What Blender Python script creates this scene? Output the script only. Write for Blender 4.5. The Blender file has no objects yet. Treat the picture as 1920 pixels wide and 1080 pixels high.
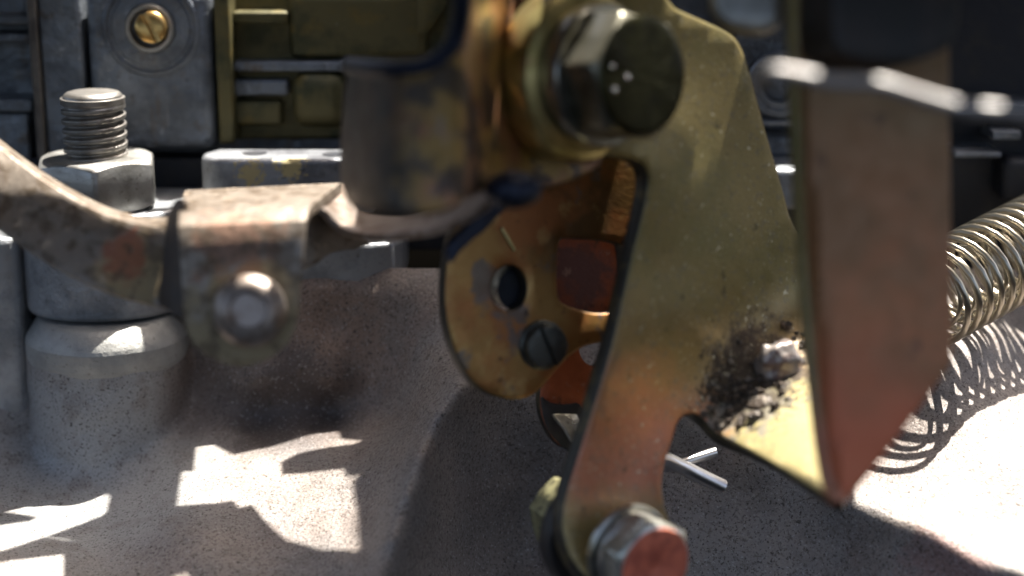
import bpy, bmesh, math, random
import numpy as np
from mathutils import Vector, Matrix, noise
from mathutils.geometry import delaunay_2d_cdt
random.seed(7)
R = math.radians
S = bpy.context.scene
C = S.collection
S.unit_settings.scale_length = 0.01            # one unit is one centimetre

# ------------------------------------------------------------------ camera
PITCH, DF, LENS = R(15), 20.0, 60.0
CAM = Vector((0, -DF * math.cos(PITCH), DF * math.sin(PITCH)))
FW = Vector((0, math.cos(PITCH), -math.sin(PITCH)))
UP = Vector((0, math.sin(PITCH), math.cos(PITCH)))
RT = Vector((1, 0, 0))
cd = bpy.data.cameras.new('camera'); cam = bpy.data.objects.new('camera', cd); C.objects.link(cam)
cam.location = CAM; cam.rotation_euler = (math.pi / 2 - PITCH, 0, 0)
cd.lens = LENS; cd.sensor_width = 36; cd.clip_start = 0.5; cd.clip_end = 4000
cd.dof.use_dof = True; cd.dof.focus_distance = 20.1; cd.dof.aperture_fstop = 0.12
S.camera = cam
# ------------------------------------------------------------------ light
SUN = Vector((0.25, 0.31, 0.915)).normalized()
elev = math.asin(SUN.z); azim = math.atan2(SUN.x, SUN.y)
w = bpy.data.worlds.new('World'); S.world = w; w.use_nodes = True
nt = w.node_tree; bgn = nt.nodes['Background']
sky = nt.nodes.new('ShaderNodeTexSky'); sky.sky_type = 'NISHITA'; sky.sun_disc = False
sky.dust_density = 6; sky.ozone_density = .4; sky.air_density = .8; sky.sun_elevation = elev; sky.sun_rotation = azim
nt.links.new(sky.outputs[0], bgn.inputs[0]); bgn.inputs[1].default_value = 0.09
sl = bpy.data.lights.new('sun', 'SUN'); sl.energy = 5; sl.angle = R(0.5); sl.color = (1, .96, .9)
so = bpy.data.objects.new('sun', sl); C.objects.link(so)
so.rotation_euler = SUN.to_track_quat('Z', 'Y').to_euler(); so.location = SUN * 60
S.view_settings.view_transform = 'Standard'; S.view_settings.look = 'None'
S.view_settings.exposure = 1.9; S.view_settings.gamma = 1
S.cycles.use_denoising = True
S.cycles.max_bounces = 8; S.cycles.sample_clamp_indirect = 6

# ------------------------------------------------------------------ geometry helpers
def ray(px, py):
    return (FW + RT * ((px - 960) / 3200) + UP * ((540 - py) / 3200))
def P(px, py, d): return CAM + ray(px, py) * d
def Y(px, py, y):
    r = ray(px, py); return CAM + r * ((y - CAM.y) / r.y)
def Z(px, py, z):
    r = ray(px, py); return CAM + r * ((z - CAM.z) / r.z)
def V(u, v, w_): return (RT * u + UP * v + FW * w_)          # direction: right, up, away

def rbf(ctrl, lam=0.0):
    c = np.array(ctrl, float); xy = c[:, :2] / 500.0; z = c[:, 2]; n = len(c)
    def k(r2): return 0.5 * r2 * np.log(r2 + 1e-9)
    d2 = ((xy[:, None] - xy[None]) ** 2).sum(-1)
    A = np.zeros((n + 3, n + 3)); A[:n, :n] = k(d2) + lam * np.eye(n)
    A[:n, n] = 1; A[:n, n + 1:] = xy; A[n, :n] = 1; A[n + 1:, :n] = xy.T
    s = np.linalg.solve(A, np.concatenate([z, [0, 0, 0]]))
    def f(px, py):
        dx = px / 500.0 - xy[:, 0]; dy = py / 500.0 - xy[:, 1]
        return float((k(dx * dx + dy * dy) * s[:n]).sum() + s[n] + s[n + 1] * px / 500.0 + s[n + 2] * py / 500.0)
    return f

over = []                                                             # openings above the tops that stand in the sun
class G:
    """vertex and face collector, world coordinates"""
    def __init__(s): s.v = []; s.f = []
    def add(s, vs, fs):
        o = len(s.v); s.v += [Vector(p) for p in vs]; s.f += [tuple(i + o for i in f) for f in fs]; return s
    def grid(s, rows, closed=False):
        n = len(rows[0]); fs = []
        for i in range(len(rows) - 1):
            for j in range(n if closed else n - 1):
                a, b = i * n + j, i * n + (j + 1) % n; fs.append((a, b, b + n, a + n))
        return s.add([p for r in rows for p in r], fs)
    def box(s, a, b):
        x0, y0, z0 = a; x1, y1, z1 = b
        return s.add([(x0,y0,z0),(x1,y0,z0),(x1,y1,z0),(x0,y1,z0),(x0,y0,z1),(x1,y0,z1),(x1,y1,z1),(x0,y1,z1)],
                     [(0,3,2,1),(4,5,6,7),(0,1,5,4),(1,2,6,5),(2,3,7,6),(3,0,4,7)])

def frame(ax):
    ax = ax.normalized(); t = Vector((0, 0, 1)) if abs(ax.z) < .9 else Vector((1, 0, 0))
    e1 = t.cross(ax).normalized(); return e1, ax.cross(e1)
def tube(g, path, r, seg=12, caps=True):
    path = [Vector(p) for p in path]; n = len(path); rows = []; e1 = None
    for i, p in enumerate(path):
        t = (path[min(i + 1, n - 1)] - path[max(i - 1, 0)]).normalized()
        e1 = frame(t)[0] if e1 is None else (e1 - t * e1.dot(t)).normalized()
        e2 = t.cross(e1); rr = r(i / (n - 1)) if callable(r) else r
        rows.append([p + (e1 * math.cos(a) + e2 * math.sin(a)) * rr for a in [2 * math.pi * k / seg for k in range(seg)]])
    if caps:
        for e, q in ((0, 0), (-1, -1)):
            c = path[e]; rows.insert(0, [c] * seg) if e == 0 else rows.append([c] * seg)
    return g.grid(rows, True)
def lathe(g, o, ax, prof, seg=64, e1=None, rf=None):
    ax = ax.normalized(); a1, a2 = frame(ax)
    if e1 is not None: a1 = (e1 - ax * e1.dot(ax)).normalized(); a2 = ax.cross(a1)
    rows = []
    for t, r in prof:
        row = []
        for k in range(seg):
            a = 2 * math.pi * k / seg; rr = r * (rf(a, t) if rf else 1)
            row.append(o + ax * t + (a1 * math.cos(a) + a2 * math.sin(a)) * rr)
        rows.append(row)
    return g.grid(rows, True)
def hexagon(g, o, ax, R_, h, up=None, ch=.9, hole=0, both=False, seg=96):
    """hexagonal prism from o along ax with a turned chamfer; R_ = half across flats"""
    ax = ax.normalized(); a1, a2 = frame(ax)
    if up is not None: a1 = (up - ax * up.dot(ax)).normalized(); a2 = ax.cross(a1)
    def hx(a):
        m = (a + math.pi / 6) % (math.pi / 3) - math.pi / 6; return R_ / math.cos(m)
    def ring(fr, fz):
        return [o + ax * fz(a) + (a1 * math.cos(a) + a2 * math.sin(a)) * fr(a) for a in [2 * math.pi * k / seg for k in range(seg)]]
    r0 = R_ * .97; tz = lambda rr: max(0, (rr - r0)) * .55
    rows = [ring(lambda a: hole, lambda a: 0)]
    if both: rows += [ring(lambda a: r0, lambda a: 0), ring(lambda a: hx(a) - .012, lambda a: tz(hx(a)))]
    else: rows += [ring(lambda a: hx(a) - .01, lambda a: 0)]
    rows += [ring(hx, lambda a: (tz(hx(a)) if both else 0) + .02), ring(hx, lambda a: h - tz(hx(a)) - .02),
             ring(lambda a: hx(a) - .012, lambda a: h - tz(hx(a))), ring(lambda a: r0 * .985, lambda a: h), ring(lambda a: r0 * ch, lambda a: h), ring(lambda a: hole, lambda a: h)]
    return g.grid(rows, True)

def blob(g, c, r, n=20, sq=(1, 1, 1), amp=.3, fr=3):
    rows = []
    for i in range(n + 1):
        th = math.pi * i / n; row = []
        for k in range(2 * n):
            a = math.pi * k / n; v = Vector((math.sin(th)*math.cos(a)*sq[0], math.sin(th)*math.sin(a)*sq[1], math.cos(th)*sq[2]))
            row.append(c + v * r * (1 + amp * noise.noise(v * fr + c * 2)))
        rows.append(row)
    g.grid(rows, True)

def chaikin(p, it=2, closed=True):
    for _ in range(it):
        q = []; n = len(p)
        for i in range(n if closed else n - 1):
            a, b = p[i], p[(i + 1) % n]
            q += [(a[0]*.75+b[0]*.25, a[1]*.75+b[1]*.25), (a[0]*.25+b[0]*.75, a[1]*.25+b[1]*.75)]
        p = q if closed else [p[0]] + q + [p[-1]]
    return p
def circ(cx, cy, rx, ry=None, n=32, rot=0):
    ry = ry or rx; c, s = math.cos(rot), math.sin(rot)
    return [(cx + rx*math.cos(t)*c - ry*math.sin(t)*s, cy + rx*math.cos(t)*s + ry*math.sin(t)*c) for t in [2*math.pi*k/n for k in range(n)]]
def area(p): return sum(p[i][0]*p[(i+1)%len(p)][1]-p[(i+1)%len(p)][0]*p[i][1] for i in range(len(p)))/2
def inset(p, b):
    n = len(p); out = []
    for i in range(n):
        a, c, e = Vector(p[i-1]), Vector(p[i]), Vector(p[(i+1) % n])
        t = ((e - c).normalized() if (e-c).length > 1e-6 else Vector((0,0))) + ((c - a).normalized() if (c-a).length > 1e-6 else Vector((0,0)))
        if t.length < 1e-6: t = Vector((1, 0))
        t.normalize(); out.append((c.x - t.y * b, c.y + t.x * b))
    return out
def inside(x, y, p):
    r = False; n = len(p); j = n - 1
    for i in range(n):
        if (p[i][1] > y) != (p[j][1] > y) and x < (p[j][0]-p[i][0])*(y-p[i][1])/(p[j][1]-p[i][1]) + p[i][0]: r = not r
        j = i
    return r
def sheet(g, outline, at, thick, b=3.0, holes=(), step=40):
    """a plate: outline in trace coordinates, at(x, y) -> world point on its front face, thickness away from it, rounded rims"""
    loops = [outline if area(outline) > 0 else outline[::-1]] + [h if area(h) < 0 else h[::-1] for h in holes]
    def nrm(x, y):
        p = at(x, y); n = (at(x+2, y) - p).cross(at(x, y+2) - p).normalized()
        return n if n.dot(p - CAM) > 0 else -n
    ins = [inset(l, b) for l in loops]
    xs = [p[0] for p in ins[0]]; ys = [p[1] for p in ins[0]]
    pts = [Vector(p) for l in ins for p in l]; edges = []; o = 0
    for l in ins:
        edges += [(o+i, o+(i+1) % len(l)) for i in range(len(l))]; o += len(l)
    mg = [inset(ins[0], step*.4)] + [inset(l, step*.4) for l in ins[1:]]
    gx = min(xs) + step/2
    while gx < max(xs):
        gy = min(ys) + step/2
        while gy < max(ys):
            if inside(gx, gy, ins[0]) and not any(inside(gx, gy, h) for h in ins[1:]): pts.append(Vector((gx, gy)))
            gy += step
        gx += step
    vs, es, fs = delaunay_2d_cdt(pts, edges, [], 0, 1e-5)[:3]
    fs = [f for f in fs if (lambda c: inside(c.x, c.y, ins[0]) and not any(inside(c.x, c.y, h) for h in ins[1:]))(sum((vs[i] for i in f), Vector((0, 0))) / len(f))]
    if not fs: return g
    sc = 1.0 / 170
    bt = min(b * sc, thick * .4)
    def pt(x, y, t): return at(x, y) + nrm(x, y) * t
    g.add([pt(v.x, v.y, 0) for v in vs], fs)
    g.add([pt(v.x, v.y, thick) for v in vs], [f[::-1] for f in fs])
    e0 = len(g.f)
    for l, i_ in zip(loops, ins):
        mid = inset(l, b * .29)
        rows = [[pt(*p, 0) for p in i_], [pt(*p, bt * .29) for p in mid], [pt(*p, bt) for p in l],
                [pt(*p, thick - bt) for p in l], [pt(*p, thick - bt*.29) for p in mid], [pt(*p, thick) for p in i_]]
        g.grid(rows[:2], True); e1_ = len(g.f); g.grid(rows[1:], True); g.e = getattr(g, 'e', []) + [(e1_, len(g.f))]
    return g

def link(name, g, mat, root=None, part=True, smooth=40, loc=None, bevel=0, sub=0, solid=0, merge=1e-4, rim=None):
    if root is not None: loc = Vector((0,0,0)) if root.get('_w') is None else Vector(root['_w'])
    elif loc is None:
        n = len(g.v); loc = Vector((sum(v.x for v in g.v)/n, sum(v.y for v in g.v)/n, min(v.z for v in g.v)))
    me = bpy.data.meshes.new(name); me.from_pydata([v - loc for v in g.v], [], g.f)
    if rim:
        me.materials.append(mat); me.materials.append(rim)
        for a_, b_ in g.e:
            for k_ in range(a_, b_): me.polygons[k_].material_index = 1
    bm = bmesh.new(); bm.from_mesh(me)
    bmesh.ops.remove_doubles(bm, verts=bm.verts, dist=merge)
    bmesh.ops.dissolve_degenerate(bm, edges=bm.edges, dist=1e-5)
    if solid >= 0: bmesh.ops.recalc_face_normals(bm, faces=bm.faces)
    bm.to_mesh(me); bm.free()
    me.polygons.foreach_set('use_smooth', [True] * len(me.polygons)); me.set_sharp_from_angle(angle=R(smooth))
    if not rim: me.materials.append(mat)
    o = bpy.data.objects.new(name, me); C.objects.link(o)
    if root is not None: o.parent = root; o['_w'] = list(loc)
    else: o.location = loc; o['_w'] = list(loc)
    if solid > 0: m = o.modifiers.new('thickness', 'SOLIDIFY'); m.thickness = solid; m.offset = 0
    if bevel: m = o.modifiers.new('bevel', 'BEVEL'); m.width = bevel; m.segments = 3; m.limit_method = 'ANGLE'; m.angle_limit = R(35)
    if sub: m = o.modifiers.new('sub', 'SUBSURF'); m.levels = m.render_levels = sub
    return o
def tag(o, label, cat, group=None, kind=None):
    o['label'] = label
    if cat: o['category'] = cat
    if group: o['group'] = group
    if kind: o['kind'] = kind
    return o
def thing(name, label, cat, loc, group=None, kind=None):
    o = bpy.data.objects.new(name, None); C.objects.link(o); o.location = loc; o['_w'] = list(loc); o.empty_display_size = .3
    return tag(o, label, cat, group, kind)

# ------------------------------------------------------------------ materials
def mat(name, base, metal=0, rough=.5, blobs=(), bump=(), spec=.5, coat=0, rvar=0):
    """blobs: (colour, noise scale, low, high, strength, detail, seed[, metal]) layered over the base; bump: (scale, strength)"""
    m = bpy.data.materials.new(name); m.use_nodes = True; n = m.node_tree.nodes; l = m.node_tree.links
    bs = n['Principled BSDF']; tc = n.new('ShaderNodeNewGeometry')
    def nz(scale, det, seed, rgh=.6, dist=0, vec=(1, 1, 1)):
        mp = n.new('ShaderNodeMapping'); mp.inputs['Scale'].default_value = vec; mp.inputs['Location'].default_value = (seed*3.1, seed*1.7, -seed*2.3)
        l.new(tc.outputs['Position'], mp.inputs[0])
        t = n.new('ShaderNodeTexNoise'); t.inputs['Scale'].default_value = scale; t.inputs['Detail'].default_value = det
        t.inputs['Roughness'].default_value = rgh; t.inputs['Distortion'].default_value = dist
        l.new(mp.outputs[0], t.inputs['Vector']); return t.outputs[0]
    def ramp(src, lo, hi):
        r = n.new('ShaderNodeMapRange'); r.inputs[1].default_value = lo; r.inputs[2].default_value = hi; l.new(src, r.inputs[0]); return r.outputs[0]
    col = None; mt = None
    def mixc(a, b, f):
        x = n.new('ShaderNodeMix'); x.data_type = 'RGBA'
        if isinstance(a, tuple): x.inputs[6].default_value = (*a, 1)
        else: l.new(a, x.inputs[6])
        if isinstance(b, tuple): x.inputs[7].default_value = (*b, 1)
        else: l.new(b, x.inputs[7])
        l.new(f, x.inputs[0]); return x.outputs[2]
    def mul(s, k):
        x = n.new('ShaderNodeMath'); x.operation = 'MULTIPLY'; l.new(s, x.inputs[0]); x.inputs[1].default_value = k; return x.outputs[0]
    cur = base; rg = None
    for bl in blobs:
        c, sc, lo, hi, st, det, seed = bl[:7]
        if isinstance(sc, tuple) and sc[0] == 'spot':                # a colour patch round a point: stains, rust, painted light and shade
            dt = n.new('ShaderNodeVectorMath'); dt.operation = 'DISTANCE'; l.new(tc.outputs['Position'], dt.inputs[0]); dt.inputs[1].default_value = sc[1]
            dv = mul(dt.outputs['Value'], 1 / sc[2]); ad = n.new('ShaderNodeMath'); ad.operation = 'MULTIPLY_ADD'
            l.new(nz(sc[4], det, seed), ad.inputs[0]); ad.inputs[1].default_value = sc[3]; l.new(dv, ad.inputs[2])
            f = mul(ramp(ad.outputs[0], lo, hi), st)
        elif isinstance(sc, tuple) and sc[0] == 'streak': f = mul(ramp(nz(1, det, seed, vec=sc[1]), lo, hi), st)
        elif isinstance(sc, tuple):                                   # a gradient along a direction: (origin, direction), wobbled by noise
            (o_, d_), wob, wsc = sc
            dt = n.new('ShaderNodeVectorMath'); dt.operation = 'DOT_PRODUCT'; sb = n.new('ShaderNodeVectorMath'); sb.operation = 'SUBTRACT'
            l.new(tc.outputs['Position'], sb.inputs[0]); sb.inputs[1].default_value = o_; l.new(sb.outputs[0], dt.inputs[0]); dt.inputs[1].default_value = d_
            ad = n.new('ShaderNodeMath'); ad.operation = 'MULTIPLY_ADD'; l.new(nz(wsc, det, seed), ad.inputs[0]); ad.inputs[1].default_value = wob; l.new(dt.outputs['Value'], ad.inputs[2])
            f = mul(ramp(ad.outputs[0], lo, hi), st)
        else: f = mul(ramp(nz(sc, det, seed), lo, hi), st)
        cur = mixc(cur, c, f)
        if len(bl) > 7:
            if mt is None: v = n.new('ShaderNodeValue'); v.outputs[0].default_value = metal; mt = v.outputs[0]
            x = n.new('ShaderNodeMix'); l.new(f, x.inputs[0]); l.new(mt, x.inputs[2]); x.inputs[3].default_value = bl[7]; mt = x.outputs[0]
            if rg is None: v = n.new('ShaderNodeValue'); v.outputs[0].default_value = rough; rg = v.outputs[0]
            x = n.new('ShaderNodeMix'); l.new(f, x.inputs[0]); l.new(rg, x.inputs[2]); x.inputs[3].default_value = .85 if bl[7] < .4 else rough; rg = x.outputs[0]
    if isinstance(cur, tuple): bs.inputs['Base Color'].default_value = (*cur, 1)
    else: l.new(cur, bs.inputs['Base Color'])
    bs.inputs['Metallic'].default_value = metal
    if mt is not None: l.new(mt, bs.inputs['Metallic'])
    bs.inputs['Roughness'].default_value = rough
    if rvar:
        r = n.new('ShaderNodeMapRange'); r.inputs[1].default_value = .3; r.inputs[2].default_value = .7
        r.inputs[3].default_value = -rvar; r.inputs[4].default_value = rvar; l.new(nz(5, 5, 11), r.inputs[0])
        a = n.new('ShaderNodeMath'); a.use_clamp = True; l.new(r.outputs[0], a.inputs[0])
        if rg is not None: l.new(rg, a.inputs[1])
        else: a.inputs[1].default_value = rough
        l.new(a.outputs[0], bs.inputs['Roughness'])
    elif rg is not None: l.new(rg, bs.inputs['Roughness'])
    bs.inputs['Specular IOR Level'].default_value = spec
    bs.inputs['Coat Weight'].default_value = coat
    prev = None
    for i, (sc, st) in enumerate(bump):
        b = n.new('ShaderNodeBump'); b.inputs['Strength'].default_value = min(1, st * 1.0); b.inputs['Distance'].default_value = .35 / sc
        l.new(nz(sc, 4, 20 + i), b.inputs['Height'])
        if prev: l.new(prev, b.inputs['Normal'])
        prev = b.outputs[0]
    if prev: l.new(prev, bs.inputs['Normal'])
    return m

ALU = mat('cast_aluminium', (.30, .255, .22), .2, .55,
          [((.235, .215, .2), .9, .42, .62, .8, 4, 1), ((.22, .165, .14), 1.1, .52, .68, .5, 5, 2),
           ((.07, .055, .045), ('spot', tuple(P(900, 1010, 20.8)), 1.9, 1.2, 1.5), 1.9, .8, .5, 5, 63), ((.24, .155, .11), ('spot', tuple(P(600, 620, 21.4)), 1.25, 1.2, 2.5), 1.9, 1.0, .75, 5, 64), ((.07, .05, .04), 20, .54, .64, .6, 5, 3), ((.34, .335, .32), ('spot', tuple(P(130, 830, 20.4)), 1.9, .7, 1.2), 1.5, 1.0, .85, 4, 90), ((.15, .11, .09), ('spot', tuple(P(365, 745, 21.9)), .75, .5, 2), 1.35, .8, .7, 4, 100), ((.19, .16, .14), 3, .52, .64, .5, 6, 93), ((.07, .055, .05), ('spot', tuple(P(545, 775, 21.6)), 1.0, .7, 1.6), 1.45, .9, .9, 4, 91), ((.30, .10, .08), ('spot', tuple(P(1790, 1065, 18.8)), .55, 1.2, 5), 1.75, 1.3, .3, 4, 92), ((.05, .04, .03), 7, .66, .70, .8, 5, 4), ((.05, .04, .03), 34, .57, .64, .85, 3, 74), ((.5, .48, .46), 30, .6, .72, .5, 2, 5)],  # spot beside the boss paints its shadow; hollow spot mixes grime with painted shade
          [(20, .9), (45, .6), (5, .2)], spec=.35)
ALU2 = mat('boss_aluminium', (.36, .355, .33), .35, .5,
           [((.22, .22, .21), 2, .45, .65, .7, 5, 6), ((.12, .105, .09), 14, .6, .72, .6, 4, 7)], [(24, .4), (6, .3)], spec=.4)
CARB = mat('carburettor_zinc', (.20, .22, .245), .5, .42,
           [((.10, .11, .125), 1.7, .42, .6, .8, 5, 8), ((.14, .10, .06), 2.6, .58, .68, .6, 5, 9), ((.5, .52, .54), 6, .64, .72, .6, 7, 10), ((.07,.07,.07), 11, .6, .7, .6, 4, 75), ((.42,.44,.47), ('streak', (14, 14, 1.2)), .62, .72, .4, 5, 85), ((.16, .12, .08), ('streak', (6, 6, 1)), .60, .70, .5, 5, 86)],
           [(12, .35), (3, .5)], rvar=.15)
CARBO = mat('carburettor_olive', (.13, .11, .045), .4, .5,
            [((.04, .045, .02), 1.4, .44, .6, .85, 5, 11), ((.18, .13, .035), 3, .55, .68, .7, 5, 12), ((.2, .2, .16), 9, .68, .74, .5, 4, 13)],
            [(16, .3)], rvar=.1)
FLANGE = mat('flange_aluminium', (.36, .37, .38), .55, .42,
             [((.2, .21, .22), 2.2, .45, .62, .8, 5, 14), ((.10, .09, .08), 10, .6, .7, .5, 4, 15)], [(18, .35), (4, .25)], spec=.4, rvar=.1)
FLANGEY = mat('flange_stained', (.30, .31, .32), .5, .45,
              [((.12, .12, .13), 1.6, .45, .62, .8, 5, 14), ((.50, .40, .18), ('spot', tuple(Y(470, 325, 1.86)), .28, 2.4, 12), 1.85, 1.6, .85, 5, 37, 0.0), ((.50, .40, .18), ('spot', tuple(Y(545, 310, 1.86)), .26, 2.2, 14), 1.9, 1.6, .9, 5, 76, 0.0), ((.05, .05, .05), 10, .63, .7, .6, 4, 15)], [(18, .45), (4, .3)], rvar=.1)
NUT = mat('nut_steel', (.42, .41, .38), .8, .42, [((.22, .21, .18), 2.2, .45, .65, .7, 5, 16), ((.12, .10, .08), 14, .62, .7, .5, 3, 17)], [(14, .2)], rvar=.1)
STUD = mat('stud_steel', (.36, .34, .31), .85, .38, [((.18, .16, .14), 6, .5, .65, .5, 4, 18)], [(30, .15)])
BRASS = mat('brass', (.75, .48, .17), .95, .28, [((.4, .22, .07), 7, .5, .66, .6, 4, 19)], [(30, .15)])
DARK = mat('dark_gap', (.018, .02, .026), .2, .6, [((.04, .035, .03), 3, .5, .7, .6, 4, 20)], [(10, .3)])  # near-black colour stands for the shade in gaps, holes and the void
RUST = mat('rusted_steel', (.27, .225, .18), .45, .42,
           [((.20, .16, .12), .9, .42, .62, .7, 5, 21), ((.34, .24, .11), ('spot', tuple(P(255, 515, 16.3 + 1.3)), .45, 1.3, 6), 1.65, 1.35, .8, 5, 23, 0.0), ((.30, .10, .05), ('spot', tuple(P(240, 480, 16.3 + 1.3)), .32, 1.4, 8), 1.65, 1.4, .8, 5, 22, 0.0), ((.36, .27, .13), ('spot', tuple(P(480, 620, 15.7 + 1.3)), .8, 1.3, 4), 1.65, 1.35, .7, 5, 71, 0.0), ((.32, .13, .06), ('spot', tuple(P(450, 455, 15.7 + 1.3)), .7, 2.2, 6), 1.75, 1.5, .5, 5, 72, 0.0), ((.11, .075, .045), 5, .50, .58, .7, 6, 94), ((.42, .33, .24), 8, .6, .67, .7, 6, 73, .1), ((.08, .05, .03), 9, .62, .7, .5, 4, 24)],
           [(14, .3), (4, .2)], rvar=.1)
PIN = mat('rivet_steel', (.34, .28, .235), .6, .42, [((.20, .14, .10), 5, .48, .60, .8, 6, 25)], [(18, .15)])
LATCH = mat('latch_chromate', (.33, .20, .055), .35, .45,
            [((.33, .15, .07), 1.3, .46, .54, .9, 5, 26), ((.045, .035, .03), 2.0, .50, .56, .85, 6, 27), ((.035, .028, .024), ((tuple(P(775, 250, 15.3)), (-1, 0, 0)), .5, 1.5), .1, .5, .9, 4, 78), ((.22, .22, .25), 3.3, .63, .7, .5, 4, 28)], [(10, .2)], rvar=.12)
BLUE = mat('blued_edge', (.022, .028, .048), .6, .5, [((.02, .02, .03), 3, .45, .6, .7, 4, 29)], [(10, .2)])
o1 = tuple(P(1250, 380, 18.2)); down = tuple((V(-.1, -1, 0)).normalized())
CHROM = mat('olive_chromate', (.26, .20, .075), .4, .38,
            [((.19, .165, .06), .8, .42, .6, .8, 4, 30), ((.30, .17, .075), ((o1, down), 1.6, .8), 1.5, 3.0, .85, 3, 31), ((.42, .15, .08), ((o1, down), 1.4, .9), 2.4, 3.1, .85, 3, 32),
             ((.24, .19, .07), ((o1, down), .9, 1.1), 3.35, 3.75, .9, 3, 33), ((.045, .028, .018), ('spot', tuple(P(1425, 700, 18.6)), .75, 1.6, 7), 1.75, 1.35, .92, 5, 62, 0.0), ((.40, .345, .15), ('spot', tuple(P(1505, 850, 17.4)), 1.0, 1.0, 3), 1.65, 1.35, .9, 5, 65, 0.1), ((.27, .24, .19), ('spot', tuple(P(1400, 775, 18.3)), .75, 2.6, 6), 1.95, 1.75, .85, 6, 80, .2), ((.05, .035, .02), ('spot', tuple(P(1410, 735, 18.4)), .85, 2.6, 12), 1.95, 1.75, .9, 6, 81, .1), ((.16, .14, .10), 13, .56, .64, .5, 4, 82), ((.10, .085, .035), 30, .6, .68, .5, 3, 95), ((.42, .36, .2), ('streak', (60, 4, 5)), .70, .76, .6, 3, 96), ((.42, .36, .2), ('streak', (5, 5, 50)), .71, .77, .5, 3, 97), ((.6, .55, .38), 10, .67, .71, .8, 3, 34), ((.5, .46, .3), 26, .66, .70, .7, 2, 101), ((.07, .06, .03), 7, .66, .72, .7, 3, 35)],  # pale yellow foot spot paints the sunlit tone over the olive
            [(28, .3), (2, .03)], rvar=.1)
RIM = mat('dark_sheared_edge', (.045, .04, .03), .5, .45, [((.13, .10, .045), 4, .52, .62, .7, 5, 84)], [(18, .3)])
SIDE = mat('red_brown_chromate', (.42, .17, .07), .2, .5,
           [((.26, .20, .10), ((tuple(P(1650, 300, 15.5)), down), 1.2, .9), 1.4, .1, .7, 3, 98), ((.5, .33, .2), ('streak', (50, 5, 4)), .70, .78, .3, 3, 99), ((.26, .14, .06), 1.1, .44, .6, .75, 4, 36), ((.58, .14, .06), ((tuple(P(1650, 500, 15.5)), down), 1.4, .9), 1.2, 2.1, .8, 3, 31), ((.06, .035, .025), 2.6, .62, .69, .8, 5, 38)], [(14, .15)], rvar=.1)
CAMM = mat('orange_chromate', (.36, .20, .06), .6, .38,
           [((.10, .05, .02), ('spot', tuple(P(1075, 385, 18.3)), .75, .7, 3), 1.7, 1.0, .8, 4, 79), ((.34, .13, .04), 1.2, .46, .58, .8, 4, 39), ((.13, .12, .11), 2.4, .56, .63, .8, 5, 40), ((.5, .33, .12), 3.2, .58, .68, .6, 5, 41), ((.05, .03, .02), 7, .64, .7, .7, 4, 42)], [(16, .2)], rvar=.1)  # first dark spot paints the shade on the plate's upper part
REDP = mat('red_orange_chromate', (.46, .13, .05), .5, .42, [((.15, .07, .06), ('spot', tuple(P(1100, 520, 18.9)), .6, .8, 6), 1.5, 1.2, .95, 5, 66, .2), ((.30, .08, .03), 2.4, .46, .62, .7, 5, 43), ((.10, .05, .03), 5, .6, .68, .8, 5, 44), ((.45, .28, .2), 6, .62, .7, .5, 4, 45)], [(18, .25)])
GOLD = mat('gold_washer', (.55, .46, .20), .8, .36, [((.25, .2, .06), 2.2, .45, .6, .7, 4, 46), ((.4, .2, .12), 1.7, .56, .66, .5, 4, 47)], [(24, .1)])
BOLT = mat('bolt_zinc', (.42, .41, .36), .9, .28, [((.18, .17, .12), 2.5, .46, .62, .7, 5, 48)], [(18, .12)])
BFACE = mat('bolt_face_dark', (.05, .048, .02), .75, .35, [((.02, .02, .012), 2.2, .45, .6, .8, 4, 49)], [(12, .2)])  # near-black face colour stands in for its dark reflection
ZINC = mat('bright_zinc', (.55, .54, .47), .85, .33, [((.30, .29, .22), 4, .46, .62, .7, 5, 50), ((.12, .11, .09), 8, .62, .7, .6, 4, 51)], [(22, .2)], rvar=.1)
RPAINT = mat('red_paint', (.62, .16, .085), 0, .5, [((.33, .075, .045), 3.5, .46, .62, .8, 5, 52), ((.17, .045, .035), 5, .64, .72, .8, 4, 53)], [(20, .25)])
SCREW = mat('dark_screw', (.10, .10, .085), .7, .42, [((.05, .045, .035), 5, .45, .6, .7, 5, 54)], [(20, .2)])
SPRING = mat('spring_wire', (.44, .40, .32), .95, .28, [((.3, .25, .18), 3, .5, .66, .5, 4, 55)], [(40, .08)])
WIRE = mat('bright_wire', (.62, .60, .58), .95, .3, [((.42, .38, .36), 3, .5, .66, .5, 4, 56)], [(20, .1)])
CRUST = mat('grease_crust', (.06, .042, .028), .1, .5, [((.26, .22, .17), 7, .55, .66, .9, 5, 57), ((.3, .2, .12), 11, .62, .7, .7, 4, 58)], [(14, .9), (5, .6)])
WELD = mat('weld_metal', (.32, .28, .25), .5, .38, [((.14, .09, .08), 8, .5, .6, .8, 6, 59)], [(12, .35)])
BLACKR = mat('black_rubber', (.02, .018, .017), 0, .5, [((.05, .035, .03), 2, .5, .66, .7, 4, 60)], [(9, .3)])
SUN_MASK = mat('sun_mask_black', (.035, .035, .035), .2, .55, [], [(6, .2)])
FIBRE = mat('lint', (.6, .57, .52), 0, .9)
SPONGE = mat('speckled_brass', (.36, .33, .17), .5, .5, [((.10, .09, .05), 12, .48, .6, .8, 5, 61)], [(20, .6)])

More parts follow.
